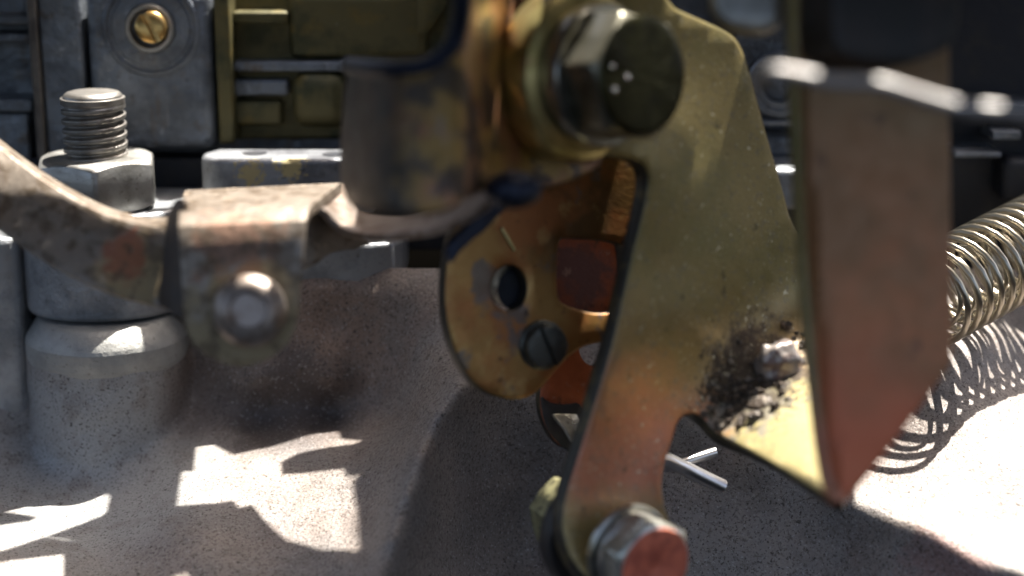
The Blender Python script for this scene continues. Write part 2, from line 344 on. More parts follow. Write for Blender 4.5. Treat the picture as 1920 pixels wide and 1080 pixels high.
# ------------------------------------------------------------------ intake manifold
ctrl = [(-500,400,23.5),(0,400,23),(600,400,22.6),(1000,400,22.4),(1500,400,23),(2300,400,24),
        (0,560,22.2),(0,700,21.9),(0,850,21.4),(0,950,20.5),(0,1020,19.6),(0,1090,19.0),(-500,1000,20),(-500,700,22),
        (200,700,22.1),(200,850,21.6),(200,950,20.6),(200,1030,19.8),(200,1100,19.1),
        (350,620,22.0),(365,720,21.95),(365,800,21.6),(360,900,20.5),(350,1000,19.5),(350,1100,18.8),
        (480,560,21.5),(480,650,21.5),(480,710,21.4),(480,790,21.6),(480,850,20.9),(480,950,19.95),(480,1050,19.15),
        (600,540,21.4),(620,600,21.45),(620,660,21.35),(620,715,21.35),(620,780,21.6),(620,840,20.85),(620,900,20.2),(620,1000,19.4),(620,1090,18.75),
        (740,540,21.3),(740,620,21.3),(745,700,21.25),(735,780,21.05),(715,850,20.2),(690,930,19.75),(670,1010,19.2),(650,1090,18.6),
        (860,560,21.2),(870,650,20.6),(868,722,19.95),(820,780,19.75),(790,850,19.45),(765,930,19.1),(738,1010,18.72),(712,1090,18.4),
        (835,850,19.8),(815,930,19.55),(795,1010,19.3),(775,1090,19.05),
        (910,780,20.3),(910,860,20.5),(905,950,20.5),(900,1050,20.4),
        (1000,620,21.2),(1000,760,20.7),(1000,860,20.9),(1000,960,21.0),(1000,1060,20.9),
        (1150,760,20.7),(1150,880,20.5),(1150,1000,20.3),
        (1290,690,21.0),(1290,782,20.4),(1290,860,20.35),(1290,960,20.25),(1290,1070,20.1),
        (1400,700,21.2),(1400,770,20.75),(1410,842,20.2),(1400,930,20.12),(1400,1050,20.0),
        (1560,700,21.5),(1560,840,20.5),(1575,935,19.72),(1560,1010,19.66),(1540,1090,19.6),
        (1720,700,20.6),(1720,820,20.05),(1720,920,19.5),(1740,1005,19.05),(1730,1060,18.98),(1700,1110,18.9),
        (1900,600,21.9),(1860,630,21.1),(1850,690,20.75),(1860,790,20.15),(1880,880,19.6),(1900,980,19.1),(1910,1082,18.5),(1900,1130,18.4),
        (2300,600,22.6),(2300,690,21.4),(2300,900,19.6),(2300,1100,19),
        (-500,1500,16.5),(400,1500,16),(700,1500,16),(1000,1500,18),(1400,1500,18.6),(2300,1500,17)]
man = rbf(ctrl, 1e-4)
RIDGES = [([(900, 700), (868, 722), (820, 780), (790, 850), (765, 930), (738, 1010), (712, 1090), (640, 1300)], .27, 22),
          ([(1240, 745), (1290, 782), (1410, 842), (1575, 935), (1740, 1005), (1910, 1082), (2200, 1200)], .17, 26)]
BC = Y(200, 584, 1.62)
def man_at(px, py):
    d = man(px, py)
    for pl, hgt, wd in RIDGES:
        dm = min(((lambda t: math.hypot(a[0] + (b[0]-a[0])*t - px, a[1] + (b[1]-a[1])*t - py))(max(0, min(1, ((px-a[0])*(b[0]-a[0]) + (py-a[1])*(b[1]-a[1])) / ((b[0]-a[0])**2 + (b[1]-a[1])**2))))) for a, b in zip(pl, pl[1:]))
        d -= hgt / math.cosh(dm / wd)
    r_ = ray(px, py); A_ = r_.x**2 + r_.y**2; ox, oy = CAM.x - BC.x, CAM.y - BC.y; rr = 1.03   # the round boss grows out of the casting
    B_ = ox * r_.x + oy * r_.y; D_ = B_ * B_ - A_ * (ox * ox + oy * oy - rr * rr)
    du = math.sqrt(max(0, -D_)) if D_ < 0 else 0
    t = (-B_ - math.sqrt(max(D_, 0))) / A_
    z_ = CAM.z + r_.z * t - BC.z
    if z_ < -.3:
        t += du * 2.0; t -= .10 * max(0, -z_ - 1.0) ** 2
        k = .3; h = max(0, min(1, .5 + .5 * (d - t) / k)); d = d * (1 - h) + t * h - k * h * (1 - h)
    return P(px, py, d)
g = G(); nx, ny = 380, 220
xs = np.linspace(-420, 2260, nx); ys = np.linspace(503, 1420, ny)
rows = []
for yy in ys:
    row = []
    for xx in xs:
        q = man_at(xx, yy)
        nn = noise.noise(q * 1.1) * .05 + noise.noise(q * 3.2) * .018
        e_ = (q - P(262, 838, 20.6)).length; nn += .12 * math.exp(-(e_ / .2) ** 2)
        row.append(q + FW * nn)
    rows.append(row)
# the casting goes on backwards under the carburettor and down out of sight
rows.insert(0, [p + V(0, -.1, 1.2) for p in rows[0]]); rows.insert(0, [p + V(0, -3, 3) for p in rows[0]])
rows.append([p + V(0, -3, 1.5) for p in rows[-1]])
g.grid(rows)
MAN = thing('intake_manifold', 'speckled grey cast aluminium intake manifold under the linkage, with sunlit patches', 'intake manifold', P(960, 900, 20.5))
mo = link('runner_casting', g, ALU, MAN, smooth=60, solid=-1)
# round mounting boss under the flange ear
g = G(); bc = BC.copy(); zt = bc.z
def dent(q):
    c = P(262, 838, 20.35); r = (q - c).length
    return math.exp(-(r / .17) ** 2) * .14
prof = [(0, .0), (.0, .62), (.0, .84), (-.02, .90), (-.22, 1.04), (-.27, 1.06), (-.4, 1.055), (-.5, 1.04), (-.65, .98), (-.9, .8)]
pp = []
for i in range(len(prof) - 1):
    n = 1 if i < 4 else 8
    for k in range(n): t = k / n; pp.append((prof[i][0]*(1-t)+prof[i+1][0]*t, prof[i][1]*(1-t)+prof[i+1][1]*t))
lathe(g, bc, Vector((0, 0, 1)), pp, 96, rf=lambda a, t: 1 + .03 * math.sin(a * 2 + 1 + t))
g.v = [v + FW * dent(v) + (v - bc).normalized() * noise.noise(v * 1.6) * .035 for v in g.v]
link('boss', g, ALU2, MAN, smooth=50)

# ------------------------------------------------------------------ carburettor: body, base flange
CB = thing('carburettor', 'blue-grey die cast carburettor body with ribs and olive stained recesses, in the background', 'carburettor', Y(500, 290, 3))
YP = 2.9                                                              # front of the body
def slab(name, x0, y0, x1, y1, yf, depth, m, bev=.03, parent=None):
    a = Y(x0, y1, yf); b = Y(x1, y0, yf)
    xa, xb = Y(x0, (y0+y1)/2, yf).x, Y(x1, (y0+y1)/2, yf).x
    g = G().box((xa, yf, a.z), (xb, yf + depth, b.z)); return link(name, g, m, parent or CB, bevel=bev)
slab('back_wall', -350, -15, 1560, 300, 3.55, 1.2, CARB, .05)
slab('back_wall', 430, -15, 900, 262, 3.42, .3, CARBO, .05)
slab('panel', 166, -15, 399, 282, YP, .9, CARB, .13)
slab('panel', 78, -15, 158, 292, YP + .02, .9, CARB, .05)
slab('rib', 58, -15, 76, 300, YP - .04, 1, mat('rib_brown', (.16, .14, .12), .5, .45, [((.07, .06, .055), 3, .45, .6, .7, 5, 70)], [(12, .3)]), .03)
slab('rib', -300, 28, 60, 46, YP + .1, .6, CARB, .03)
slab('rib', -300, 62, 60, 80, YP + .2, .5, CARB, .03)
slab('rib', -300, 186, 60, 210, YP + .1, .6, CARB, .03)
slab('panel', -300, 212, 56, 320, YP + .16, .6, CARB, .05)
slab('rib', 405, -15, 434, 270, YP - .02, .9, CARBO, .04)
slab('rib', 436, 22, 540, 44, YP + .25, .5, CARBO, .04)
slab('rib', 436, 116, 646, 134, YP + .22, .5, CARB, .03)
slab('rib', 436, 150, 540, 180, YP + .25, .5, CARB, .05)
slab('pad', 438, 190, 528, 236, YP + .28, .5, CARBO, .05)
slab('pad', 545, 138, 650, 243, YP + .12, .6, CARBO, .2)
slab('cover', 540, -15, 800, 112, YP + .3, .4, CARBO, .12)
slab('pad', 850, 120, 1000, 260, YP + .2, .5, CARBO, .1)
# raised triangular web on the cover
g = G(); sheet(g, [(782, -30), (840, -30), (838, 10), (797, 66), (784, 62)], lambda x, y: Y(x, y, YP + .12), .3, 2); link('web', g, CARBO, CB)
# ring boss and brass screw
n_ = Vector((0, -1, 0)); c = Y(283, 52, YP)
g = G(); lathe(g, c, n_, [(-.05, .66), (.015, .64), (.035, .61), (.035, .58), (.0, .555), (-.02, .53), (.02, .50), (.03, .33), (-.05, .31)], 72); link('ring_boss', g, CARB, CB)
sc_ = Y(286, 52, YP - .08)
g = G(); lathe(g, c, n_, [(-.05, .32), (.10, .315), (.13, .30), (.13, .255), (.10, .235), (.0, .23)], 64); link('collar', g, NUT, CB)
def slotted(g, o, ax, r, h, slotdir, w=.07, dep=.06, dome=.03):
    ax = ax.normalized(); s = (slotdir - ax * slotdir.dot(ax)).normalized(); t = ax.cross(s)
    for sg in (-1, 1):                                               # two half heads with the slot between them
        pts = []
        for k in range(25):
            a0 = math.asin(min(1, w / 2 / r)); a = a0 + (math.pi - 2 * a0) * k / 24
            pts.append((r * math.cos(a), sg * r * math.sin(a)))
        def lay(f, hh): return [o + ax * hh + s * (p[0] * f) + t * (sg * w/2 + (p[1] - sg * w/2) * f) for p in pts]
        rows = [lay(1, 0), lay(1, h - .03), lay(.985, h - .012), lay(.94, h), lay(.8, h + dome*.45), lay(.6, h + dome*.75), lay(.35, h + dome*.93), lay(.0, h + dome)]
        g.grid(rows); nb = len(pts)
        rr = [[r_[-1], r_[0]] for r_ in rows]
        for i in range(len(rows) - 1): g.add([rows[i][0], rows[i][-1], rows[i+1][-1], rows[i+1][0]], [(0, 1, 2, 3)])
    lathe(g, o, ax, [(0, r * .98), (h - dep, r * .98), (h - dep, 0)], 40)
g = G(); slotted(g, sc_, V(.05, -.1, -1), .205, .16, V(-.5, 1, 0), .08, .11, .03); link('brass_screw', g, BRASS, CB)
# dark gap under the body
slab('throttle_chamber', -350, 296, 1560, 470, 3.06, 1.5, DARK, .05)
# right-hand lug of the body with its bolt eye
slab('panel', 1380, -15, 1530, 232, YP - .1, .5, CARB, .05)
c = Y(1462, 158, YP - .12)
g = G(); lathe(g, c, n_, [(-.1, .44), (.06, .44), (.09, .41), (.09, .34), (.05, .33), (.05, .24), (-.05, .22), (-.05, .0)], 64); link('eye', g, FLANGE, CB)
slab('rib', 1390, 226, 1530, 236, YP - .25, .5, FLANGE, .02)
slab('panel', 1380, 250, 1530, 300, YP - .1, .5, CARB, .1)
slab('foot', 1380, 318, 1530, 395, 1.9, 1.3, FLANGE, .08)

CF = thing('mounting_flange', 'grey aluminium carburettor base flange with a round ear bolted down at the left', 'flange', Y(350, 590, 1.8))
zf = Y(240, 398, 1.35).z                                              # top of the ear
zb = zt + .03
scx = Y(181, 300, 1.75).x
def prism(name, pts, z0, z1, m, parent, bev=.06):
    g = G(); n = len(pts); g.add([(x, y, z0) for x, y in pts] + [(x, y, z1) for x, y in pts],
        [tuple(range(n))[::-1], tuple(range(n, 2 * n))] + [(i, (i + 1) % n, (i + 1) % n + n, i + n) for i in range(n)])
    return link(name, g, m, parent, bevel=bev, smooth=35)
ear = [(scx + .98 * math.cos(a), 1.75 + .80 * math.sin(a)) for a in [R(165 + 5 * k) for k in range(35)]]   # front half round the stud
xr = Y(372, 400, 2.0).x
ear += [(xr, 1.6), (xr + .3, 2.9), (scx - 1.0, 2.9)]
prism('ear', ear, zb, zf, FLANGE, CF, .07)
x0, x1 = Y(352, 500, 1.45).x, Y(752, 500, 1.45).x
g = G(); za = Y(600, 458, 1.45).z; zc = Y(650, 546, 1.45).z
pts = [(x0, 1.5), (x0 + .6, 1.45), (x1 - .55, 1.45), (x1 - .1, 1.53), (x1, 1.8), (x1, 3), (x0, 3)]
prism('apron', pts, zc, za, FLANGE, CF, .06)
g = G(); za = Y(15, 448, 1.3).z; xe = Y(34, 500, 1.3).x
prism('side_lug', [(-9, 1.3), (xe - .2, 1.3), (xe - .03, 1.4), (xe, 1.6), (xe, 2.9), (-9, 2.9)], za - 2.6, za, FLANGE, MAN, .08)
over.append(([Vector((xe - .6, 1.35, za)), Vector((xe, 1.5, za)), Vector((xe - .3, 1.9, za))], .08))
ztop = Y(480, 300, 1.85).z
xa, xb = Y(369, 310, 1.9).x, Y(700, 310, 1.9).x
pts = [(xa, 2.35), (xa + .03, 2.05), (xa + .2, 1.9), (xa + .4, 1.86), (xb - .6, 1.86), (xb, 2.0), (xb, 2.65), (xa + .15, 2.65)]
prism('lug', pts, Y(500, 375, 1.86).z - .2, ztop, FLANGEY, CF, .06)
for hx_, hy_ in ((478, 287), (628, 289)):
    c = Z(hx_, hy_, ztop + .004); g = G(); lathe(g, c, Vector((0, 0, 1)), [(-.15, .12), (0.0, .14), (.004, .16)], 32); lathe(g, c - Vector((0,0,.0)), Vector((0, 0, 1)), [(.001, 0), (.001, .14)], 32); link('bolt_hole', g, DARK, CF)

# ------------------------------------------------------------------ stud and nut
sb = Vector((scx, 1.75, zf))
zn = Y(200, 300, 1.45).z
hn = zn - zf
g = G(); hexagon(g, sb + Vector((0, 0, .0)), Vector((0, 0, 1)), .69, hn, up=Vector((.66, -.75, 0)), ch=.7, hole=.36, both=True)
tag(link('hex_nut', g, NUT), 'weathered grey hexagonal nut screwed down on the round ear of the base flange', 'nut')
ztp = Y(176, 182, 1.35).z
g = G(); rows = []; pitch = .12; seg = 64; H = ztp - zf; nz_ = 220
for i in range(nz_ + 1):
    z = H * i / nz_; row = []
    for k in range(seg):
        a = 2 * math.pi * k / seg; ph = ((z / pitch - k / seg) % 1.0); tri = abs(ph - .5) * 2
        tri = min(1, max(0, (tri - .38) / .5)); fade = min(1, max(0, (H - .13 - z) / .06))
        r = .395 - .065 * tri * fade
        if z > H - .06: r = .365 - .045 * ((z - H + .06) / .06) ** 2
        row.append(sb + Vector((math.cos(a) * r, math.sin(a) * r, z)))
    rows.append(row)
top = sb + Vector((0, 0, H)); rows.append([top + (p - top) * .86 + Vector((0, 0, .012)) for p in rows[-1]]); rows.append([top + Vector((0, 0, .012))] * seg)
g.grid(rows, True)
tag(link('threaded_stud', g, STUD, smooth=50), 'short threaded steel stud standing up through the hexagonal nut', 'stud')

# ------------------------------------------------------------------ link strip, saddle and rivet (left foreground)
LK = thing('link_strip', 'bent flat steel link strip with rust spots and a riveted saddle, left foreground', 'link', P(450, 620, 17.3))
LD = 1.3
def band(top, bot, th, name, m, parent, lip=0, shift=lambda x: LD):
    """a flat band between two traced edges; each point (x, y, depth)"""
    def cr(pts):
        out = []; N = len(pts)
        for i in range(N - 1):
            p0, p1, p2, p3 = [np.array(pts[max(0, min(N - 1, j))], float) for j in (i - 1, i, i + 1, i + 2)]
            for k in range(8):
                t = k / 8; out.append(.5 * ((2*p1) + (-p0+p2)*t + (2*p0-5*p1+4*p2-p3)*t*t + (-p0+3*p1-3*p2+p3)*t**3))
        out.append(np.array(pts[-1], float)); return out
    top = [(x, y, d + shift(x)) for x, y, d in top]; bot = [(x, y, d + shift(x)) for x, y, d in bot]
    a, b = cr(top), cr(bot); g = G(); rows = []
    for i in range(7):
        t = i / 6; rows.append([P(*(p * (1 - t) + q * t)) for p, q in zip(a, b)])
    if lip: rows = [[P(p[0], p[1] - 14, p[2] + lip) for p in a], [P(p[0], p[1] - 7, p[2] + lip * .45) for p in a], [P(p[0], p[1] - 1, p[2] + lip * .08) for p in a]] + rows[1:]
    g.grid(rows); return link(name, g, m, parent, solid=th, bevel=th * .3, smooth=50)
band([(-120, 180, 17.2), (0, 285, 16.9), (100, 358, 16.6), (200, 410, 16.4), (280, 430, 16.3), (318, 428, 16.3)],
     [(-120, 330, 16.7), (0, 432, 16.5), (100, 500, 16.3), (200, 548, 16.2), (280, 572, 16.2), (318, 582, 16.2)], .1, 'strip', RUST, LK, lip=.5)
# strip beyond the saddle: brown tongue, then a twisted tail under the latch
band([(535, 385, 16.5), (580, 395, 16.6), (640, 415, 16.9), (690, 455, 17.2)], [(535, 520, 16.5), (580, 500, 16.6), (610, 475, 16.8), (660, 462, 17.1)], .1, 'tongue', RUST, LK)
band([(560, 362, 17.1), (605, 352, 17.4), (645, 352, 17.6), (668, 398, 17.6), (740, 412, 17.4), (800, 404, 17.2), (860, 378, 17.0), (914, 348, 16.9)],
     [(560, 385, 16.3), (600, 395, 16.3), (640, 432, 16.4), (700, 446, 16.4), (770, 442, 16.4), (830, 432, 16.4), (880, 410, 16.4), (918, 384, 16.4)], .08, 'tail', PIN, LK, shift=lambda x: LD * max(0, min(1, (920 - x) / 300)))
# saddle: top folds over and comes down in front
def saddle():
    g = G(); rows = []
    prof = [(350, 17.2), (360, 16.9), (372, 16.45), (383, 16.1), (396, 15.85), (415, 15.7), (440, 15.66), (480, 15.66), (530, 15.66), (570, 15.68), (600, 15.7), (625, 15.72), (645, 15.75), (658, 15.78), (664, 15.82)]
    for py, d in prof:
        if py < 400: xl, xr = 335 - (400-py) * -.25, 575 + (400 - py) * 1.3
        elif py < 560: xl, xr = 335 + (py - 400) * .07, 575 - (py - 400) * .1
        else:
            t = (py - 560) / 104; s = math.sqrt(max(0, 1 - t ** 2.4)); xl, xr = 452 - 106 * s, 452 + 107 * s
        yt = (0 if py > 400 else (400 - py) * .0)
        row = []
        for k in range(17):
            t = k / 16; x = xl + (xr - xl) * t
            yo = -14 * t if py < 400 else -14 * t * max(0, 1 - (py - 400) / 80)
            row.append(P(x, py + yo + 16, d + LD))
        rows.append(row)
    g.grid(rows); return g
link('saddle', saddle(), RUST, LK, solid=.11, bevel=.035, smooth=50)
# cheek at the saddle's left: the strip's bend, its shade painted in dark
band([(316, 408, 16.2), (334, 374, 16.1), (350, 378, 15.95)], [(300, 570, 16.1), (325, 588, 15.9), (352, 606, 15.8)], .05, 'cheek', mat('shaded_rust', (.05, .035, .025), .3, .5, [((.10, .06, .03), 4, .5, .65, .6, 4, 77)], [(12, .3)]), LK)
c = P(470, 583, 15.62 + LD); ax = V(.05, .05, -1)
g = G(); lathe(g, c, ax, [(-.5, .32), (-.02, .32), (.03, .365), (.10, .365), (.13, .355), (.19, .31), (.235, .24), (.245, .20), (.235, .18), (.205, .165), (.205, .0)], 64)
link('rivet', g, PIN, LK)

# ------------------------------------------------------------------ brown latch plate in the left foreground
out = [(872, -120), (872, 0), (868, 50), (848, 98), (806, 130), (750, 137), (690, 132), (662, 126), (648, 140), (640, 200), (634, 300), (640, 365), (668, 396),
       (760, 402), (830, 398), (880, 372), (930, 352), (1010, 356), (1075, 338), (1140, 306), (1150, 200), (1150, -120)]
out = chaikin(out, 2)
def latd(px, py):
    d = 15.3 + (px - 900) / 160 * .12 + (540 - py) / 160 * .05
    if px < 770: d += ((770 - px) / 130) ** 2 * 1.5
    q = max(0, min(1, (px - 850) / 150)); d += q * q * (3 - 2 * q) * 1.9
    if px > 850 and py > 300: d += 0
    return d
g = G(); sheet(g, out, lambda x, y: P(x, y, latd(x, y)), .16, 4, step=24)
LT = thing('latch_plate', 'brown and gold latch plate with a rounded notch, out of focus in front', 'plate', P(800, 400, 16))
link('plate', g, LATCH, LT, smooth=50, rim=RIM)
# blued rim of the notch
g = G(); path = chaikin([(868, -100), (868, 0), (864, 50), (844, 96), (804, 127), (750, 133), (690, 129), (655, 124)], 2, False)
tube(g, [P(x, y, latd(x, y) + .06) for x, y in path], .085, 12); link('blued_rim', g, BLUE, LT)
# lower hooked finger of the latch
g = G(); sheet(g, chaikin([(838, 470), (850, 448), (880, 422), (900, 385), (950, 365), (990, 370), (940, 398), (915, 430), (885, 452), (862, 474), (848, 498)], 2), lambda x, y: P(x, y, 17.0 + (x-900)/160*.4), .14, 4)
link('finger', g, BLUE, LT)
g = G(); blob(g, P(962, 356, 15.9), .22, 20, (1.2, 1, .8), .1); link('stop', g, BLUE, LT)

# ------------------------------------------------------------------ orange cam plate
def camd(px, py): return 18.1 + (px - 950) / 160 * .42
CP = thing('cam_plate', 'orange gold cam plate with a round hole and a slotted screw, behind the lever', 'cam plate', P(930, 740, 18))
out = chaikin([(848, 430), (838, 480), (832, 560), (842, 630), (868, 696), (910, 738), (960, 752), (1005, 742), (1040, 700), (1075, 660), (1120, 640), (1240, 640), (1260, 260), (1000, 280), (900, 380)], 2)
hole1 = circ(955, 540, 33, 42, 32)
hole2 = chaikin([(1052, 448), (1062, 446), (1160, 452), (1170, 470), (1170, 580), (1120, 590), (1065, 575), (1044, 560), (1046, 470)], 2)
g = G(); sheet(g, out, lambda x, y: P(x, y, camd(x, y)), .2, 5, [hole1, hole2], step=30)
link('plate', g, CAMM, CP, smooth=50, rim=RIM)
axp = V(.42, -.12, -1).normalized() 
g = G(); c = P(1016, 647, camd(1016, 647)); lathe(g, c, axp, [(-.3, .27), (.03, .27), (.05, .25), (.05, .24), (.05, 0)], 48); link('screw_washer', g, SCREW, CP)
g = G(); slotted(g, c + axp * .04, axp, .235, .13, V(-.5, 1, 0), .045, .06, .012); link('slotted_screw', g, SCREW, CP)
g = G(); c = P(974, 542, camd(974, 542)); lathe(g, c + V(0, 0, .02), axp, [(-.3, .235), (-.1, .235), (-.05, .235)], 40); link('hole_lining', g, ZINC, CP)
g = G(); lathe(g, c, axp, [(-.28, .235), (-.26, .235), (-.26, 0)], 40); link('hole_shade', g, DARK, CP)  # dark disc added to paint the shade inside the hole
# raised scribe mark
g = G(); tube(g, [P(940, 428, camd(940, 428) - .01), P(965, 470, camd(965, 470) - .01)], .02, 8); link('scribe_mark', g, GOLD, CP)

# reddish plate behind it
def rd(px, py): return 19.2 + (px - 1050) / 160 * .3
RPL = thing('red_lever', 'red orange lever plate peeping out below the cam plate, with a dark curved hook', 'lever', P(1060, 820, 18.7))
out = chaikin([(1030, 420), (1025, 600), (1018, 700), (1010, 745), (1016, 790), (1040, 830), (1064, 845), (1090, 800), (1140, 700), (1280, 620), (1280, 420)], 2)
g = G(); sheet(g, out, lambda x, y: P(x, y, rd(x, y)), .16, 4, [circ(1112, 645, 26, 40)]); link('plate', g, REDP, RPL, rim=RIM)
g = G(); sheet(g, chaikin([(1012, 738), (1030, 755), (1060, 760), (1095, 752), (1090, 830), (1078, 855), (1050, 835), (1022, 800)], 2), lambda x, y: P(x, y, rd(x, y) - .06), .05, 3); link('dark_toe', g, BLACKR, RPL)
hkp = [(1034, 776), (1060, 774), (1061, 756), (1080, 756), (1081, 776), (1088, 790), (1084, 822), (1072, 826), (1056, 800)]
g = G(); sheet(g, hkp, lambda x, y: P(x, y, rd(x, y) - .12 + (y - 790) / 160 * -.7), .05, 2); link('sunlit_tab', g, ZINC, RPL)  # pale sheet stands in for the sunlit patch on the hook

# ------------------------------------------------------------------ olive throttle lever
lev = rbf([(1000,0,16.9),(1000,280,16.9),(1150,150,17.35),(1190,0,17.4),(1190,300,17.4),(1230,500,17.75),(1120,700,17.35),(1070,950,17.3),(1180,1000,17.6),(1240,900,17.8),
           (1300,300,18.0),(1300,600,18.1),(1300,760,18.2),(1400,100,18.4),(1400,500,18.6),(1400,650,18.65),(1480,430,19.0),(1480,560,19.05),
           (1350,770,18.3),(1350,800,18.2),(1450,700,18.45),(1450,780,17.9),(1450,870,17.3),(1560,700,18.3),(1560,800,17.4),(1560,930,16.5),(1600,600,19.2)], 1e-3)
out = [(1000, 30), (1040, -40), (1130, -80), (1250, -20), (1262, 12), (1300, 28), (1372, 60), (1392, 84), (1408, 130), (1440, 250), (1470, 350), (1490, 430), (1530, 470), (1560, 600), (1585, 800), (1590, 935), (1560, 938), (1540, 928),
       (1450, 872), (1360, 824), (1335, 808), (1322, 788), (1300, 775), (1276, 785), (1262, 830), (1246, 870), (1240, 930), (1262, 1000), (1240, 1075), (1180, 1110), (1120, 1100), (1075, 1060), (1052, 1000), (1056, 940), (1085, 850),
       (1120, 740), (1150, 640), (1180, 500), (1205, 400), (1218, 340), (1208, 308), (1180, 296), (1120, 290), (1050, 262), (1005, 200), (988, 120)]
out = chaikin(out, 2)
TL = thing('throttle_lever', 'large olive gold throttle lever plate hanging from the big bolt, its foot sunlit', 'lever', P(1150, 1050, 17.5))
g = G(); sheet(g, out, lambda x, y: P(x, y, lev(x, y)), .22, 8, step=26); link('lever_plate', g, CHROM, TL, smooth=50, rim=RIM)
# side plate
out = chaikin([(1482, -160), (1486, 100), (1494, 300), (1504, 500), (1522, 700), (1548, 900), (1556, 932), (1572, 946), (1592, 938), (1640, 880), (1700, 800), (1782, 690), (1788, 670), (1786, 500), (1782, 200), (1780, -160)], 2)
def sided(px, py):
    d = 15.3 + (px - 1600) / 160 * .25
    e = 1530 + (py - 300) * .08
    if px < e: d += ((e - px) / 40) ** 2 * .55
    return d
g = G(); sheet(g, out, lambda x, y: P(x, y, sided(x, y)), .15, 5, step=20); o = link('side_plate', g, SIDE, TL, smooth=50); o['label'] = 'reddish brown side plate with a slanted lower edge'
g = G(); tube(g, [P(x, y, sided(x, y) + .08) for x, y in chaikin([(1490, -160), (1494, 100), (1502, 300), (1512, 500), (1530, 700), (1556, 900), (1576, 938)], 2, False)], .10, 14); link('folded_edge', g, CHROM, TL)
# grease crust and weld bead
g = G()
for k in range(110):
    t = random.random(); bx = 1495 - 150 * t + random.gauss(0, 30); by = 640 + 150 * t + random.gauss(0, 28)
    if inside(bx, by, [(1500, 600), (1560, 700), (1420, 790), (1350, 812), (1320, 780), (1320, 690), (1420, 590)]):
        q = P(bx, by, lev(bx, by) - .01); r = random.uniform(.012, .05); blob(g, q, r, 8, (1.3, 1, 1), .8, 4)
link('grease_crust', g, CRUST, TL)['kind'] = 'stuff'
g = G(); blob(g, P(1460, 688, lev(1460, 688) - .02), .24, 30, (1.1, .7, 1.25), .2, 2); link('weld_bead', g, WELD, TL)
g = G(); sheet(g, chaikin([(1395, 745), (1440, 735), (1450, 752), (1425, 765), (1398, 762)], 2), lambda x, y: P(x, y, lev(x, y) - .03), .05, 3); link('weld_bead', g, CRUST, TL)

# ------------------------------------------------------------------ big pivot bolt
axb = V(.66, -.10, -.75).normalized()
PB = thing('pivot_bolt', 'large bolt with dark round head face and gold washer holding the olive lever', 'bolt', P(1110, 250, 17))
c0 = P(1108, 142, 16.95)
g = G(); lathe(g, c0, axb, [(-.5, .40), (-.5, .82), (-.44, .86), (-.1, .86), (-.04, .83), (-.02, .78), (0, .74), (.0, .4)], 96); link('bush', g, GOLD, PB)
g = G(); lathe(g, c0 + axb * .01, axb, [(0, .4), (0, .68), (.03, .705), (.2, .705), (.24, .68), (.24, .5), (.24, .3)], 96, rf=None); link('spring_washer', g, BOLT, PB)
g = G(); hexagon(g, c0 + axb * .25, axb, .565, .47, up=V(.1, 1, 0), ch=.96); link('head', g, mat('dull_bolt', (.24, .225, .17), .8, .36, [((.10, .095, .06), 2.5, .46, .62, .8, 5, 48)], [(18, .15)]), PB)
g = G(); lathe(g, c0 + axb * .72, axb, [(0, .585), (.012, .57), (.016, .5), (.016, 0)], 72)
g.v = [v + axb * (noise.noise(v * 5) * .008) for v in g.v]; link('head_face', g, BFACE, PB)
bead_m = mat('glint_metal', (.9, .88, .85), 1, .12)  # small shiny blobs stand in for glints on the bolt face
for px, py, r in ((1176, 145, .03), (1152, 168, .03), (1148, 125, .022)):
    rr = ray(px, py); q = CAM + rr * ((c0 + axb * .74 - CAM).dot(axb) / rr.dot(axb)); g = G(); blob(g, q, r, 8, amp=.1); link('glint_bead', g, bead_m, PB)

# ------------------------------------------------------------------ lower bolt, washers, back nut
ax2 = V(.5, -.2, -.84).normalized()
LB = thing('paint_marked_bolt', 'zinc hexagonal bolt with a red painted head at the lower end of the lever', 'bolt', P(1150, 1080, 17.4))
c1 = P(1174, 1030, 17.42)
g = G(); lathe(g, c1, ax2, [(-.0, .2), (0, .47), (.02, .49), (.07, .49), (.09, .47), (.09, .2)], 72); link('flat_washer', g, BOLT, LB)
g = G(); lathe(g, c1 + ax2 * .095, ax2, [(-.0, .2), (0, .41), (.02, .43), (.10, .43), (.12, .41), (.12, .2)], 72); link('spring_washer', g, STUD, LB)
g = G(); hexagon(g, c1 + ax2 * .21, ax2, .42, .31, up=V(.35, 1, 0), ch=.97); link('head', g, ZINC, LB)
g = G(); lathe(g, c1 + ax2 * .52, ax2, [(0, .40), (.012, .392), (.016, .33), (.014, .06), (.004, .04), (.004, 0)], 64)
g.v = [v + axb * (noise.noise(v * 6) * .01) for v in g.v]; link('red_paint_mark', g, RPAINT, LB)
bk = c1 - ax2 * .46
g = G(); lathe(g, bk, ax2, [(.0, .1), (.0, .62), (-.04, .64), (-.2, .64), (-.24, .61), (-.24, .2)], 64); link('rubber_washer', g, BLACKR, LB)
g = G(); lathe(g, bk - ax2 * .26, ax2, [(0, .2), (0, .50), (-.06, .50), (-.06, .2)], 64); link('back_washer', g, SCREW, LB)
g = G(); hexagon(g, bk - ax2 * .86, ax2, .36, .6, up=V(.2, 1, 0), both=True, ch=.9); link('back_nut', g, SPONGE, LB)

# ------------------------------------------------------------------ split pin
g = G(); tube(g, [P(1180, 840, 18.4), P(1248, 861, 19.2), P(1300, 886, 19.4), P(1356, 913, 19.5)], .085, 14)
CT = thing('split_pin', 'bright split pin with two spread legs behind the lever above the red marked bolt', 'split pin', P(1250, 900, 19.2))
link('leg', g, WIRE, CT)
g = G(); tube(g, [P(1200, 880, 19.1), P(1262, 874, 19.5), P(1300, 861, 19.6), P(1341, 848, 19.7)], .062, 14); link('leg', g, WIRE, CT)

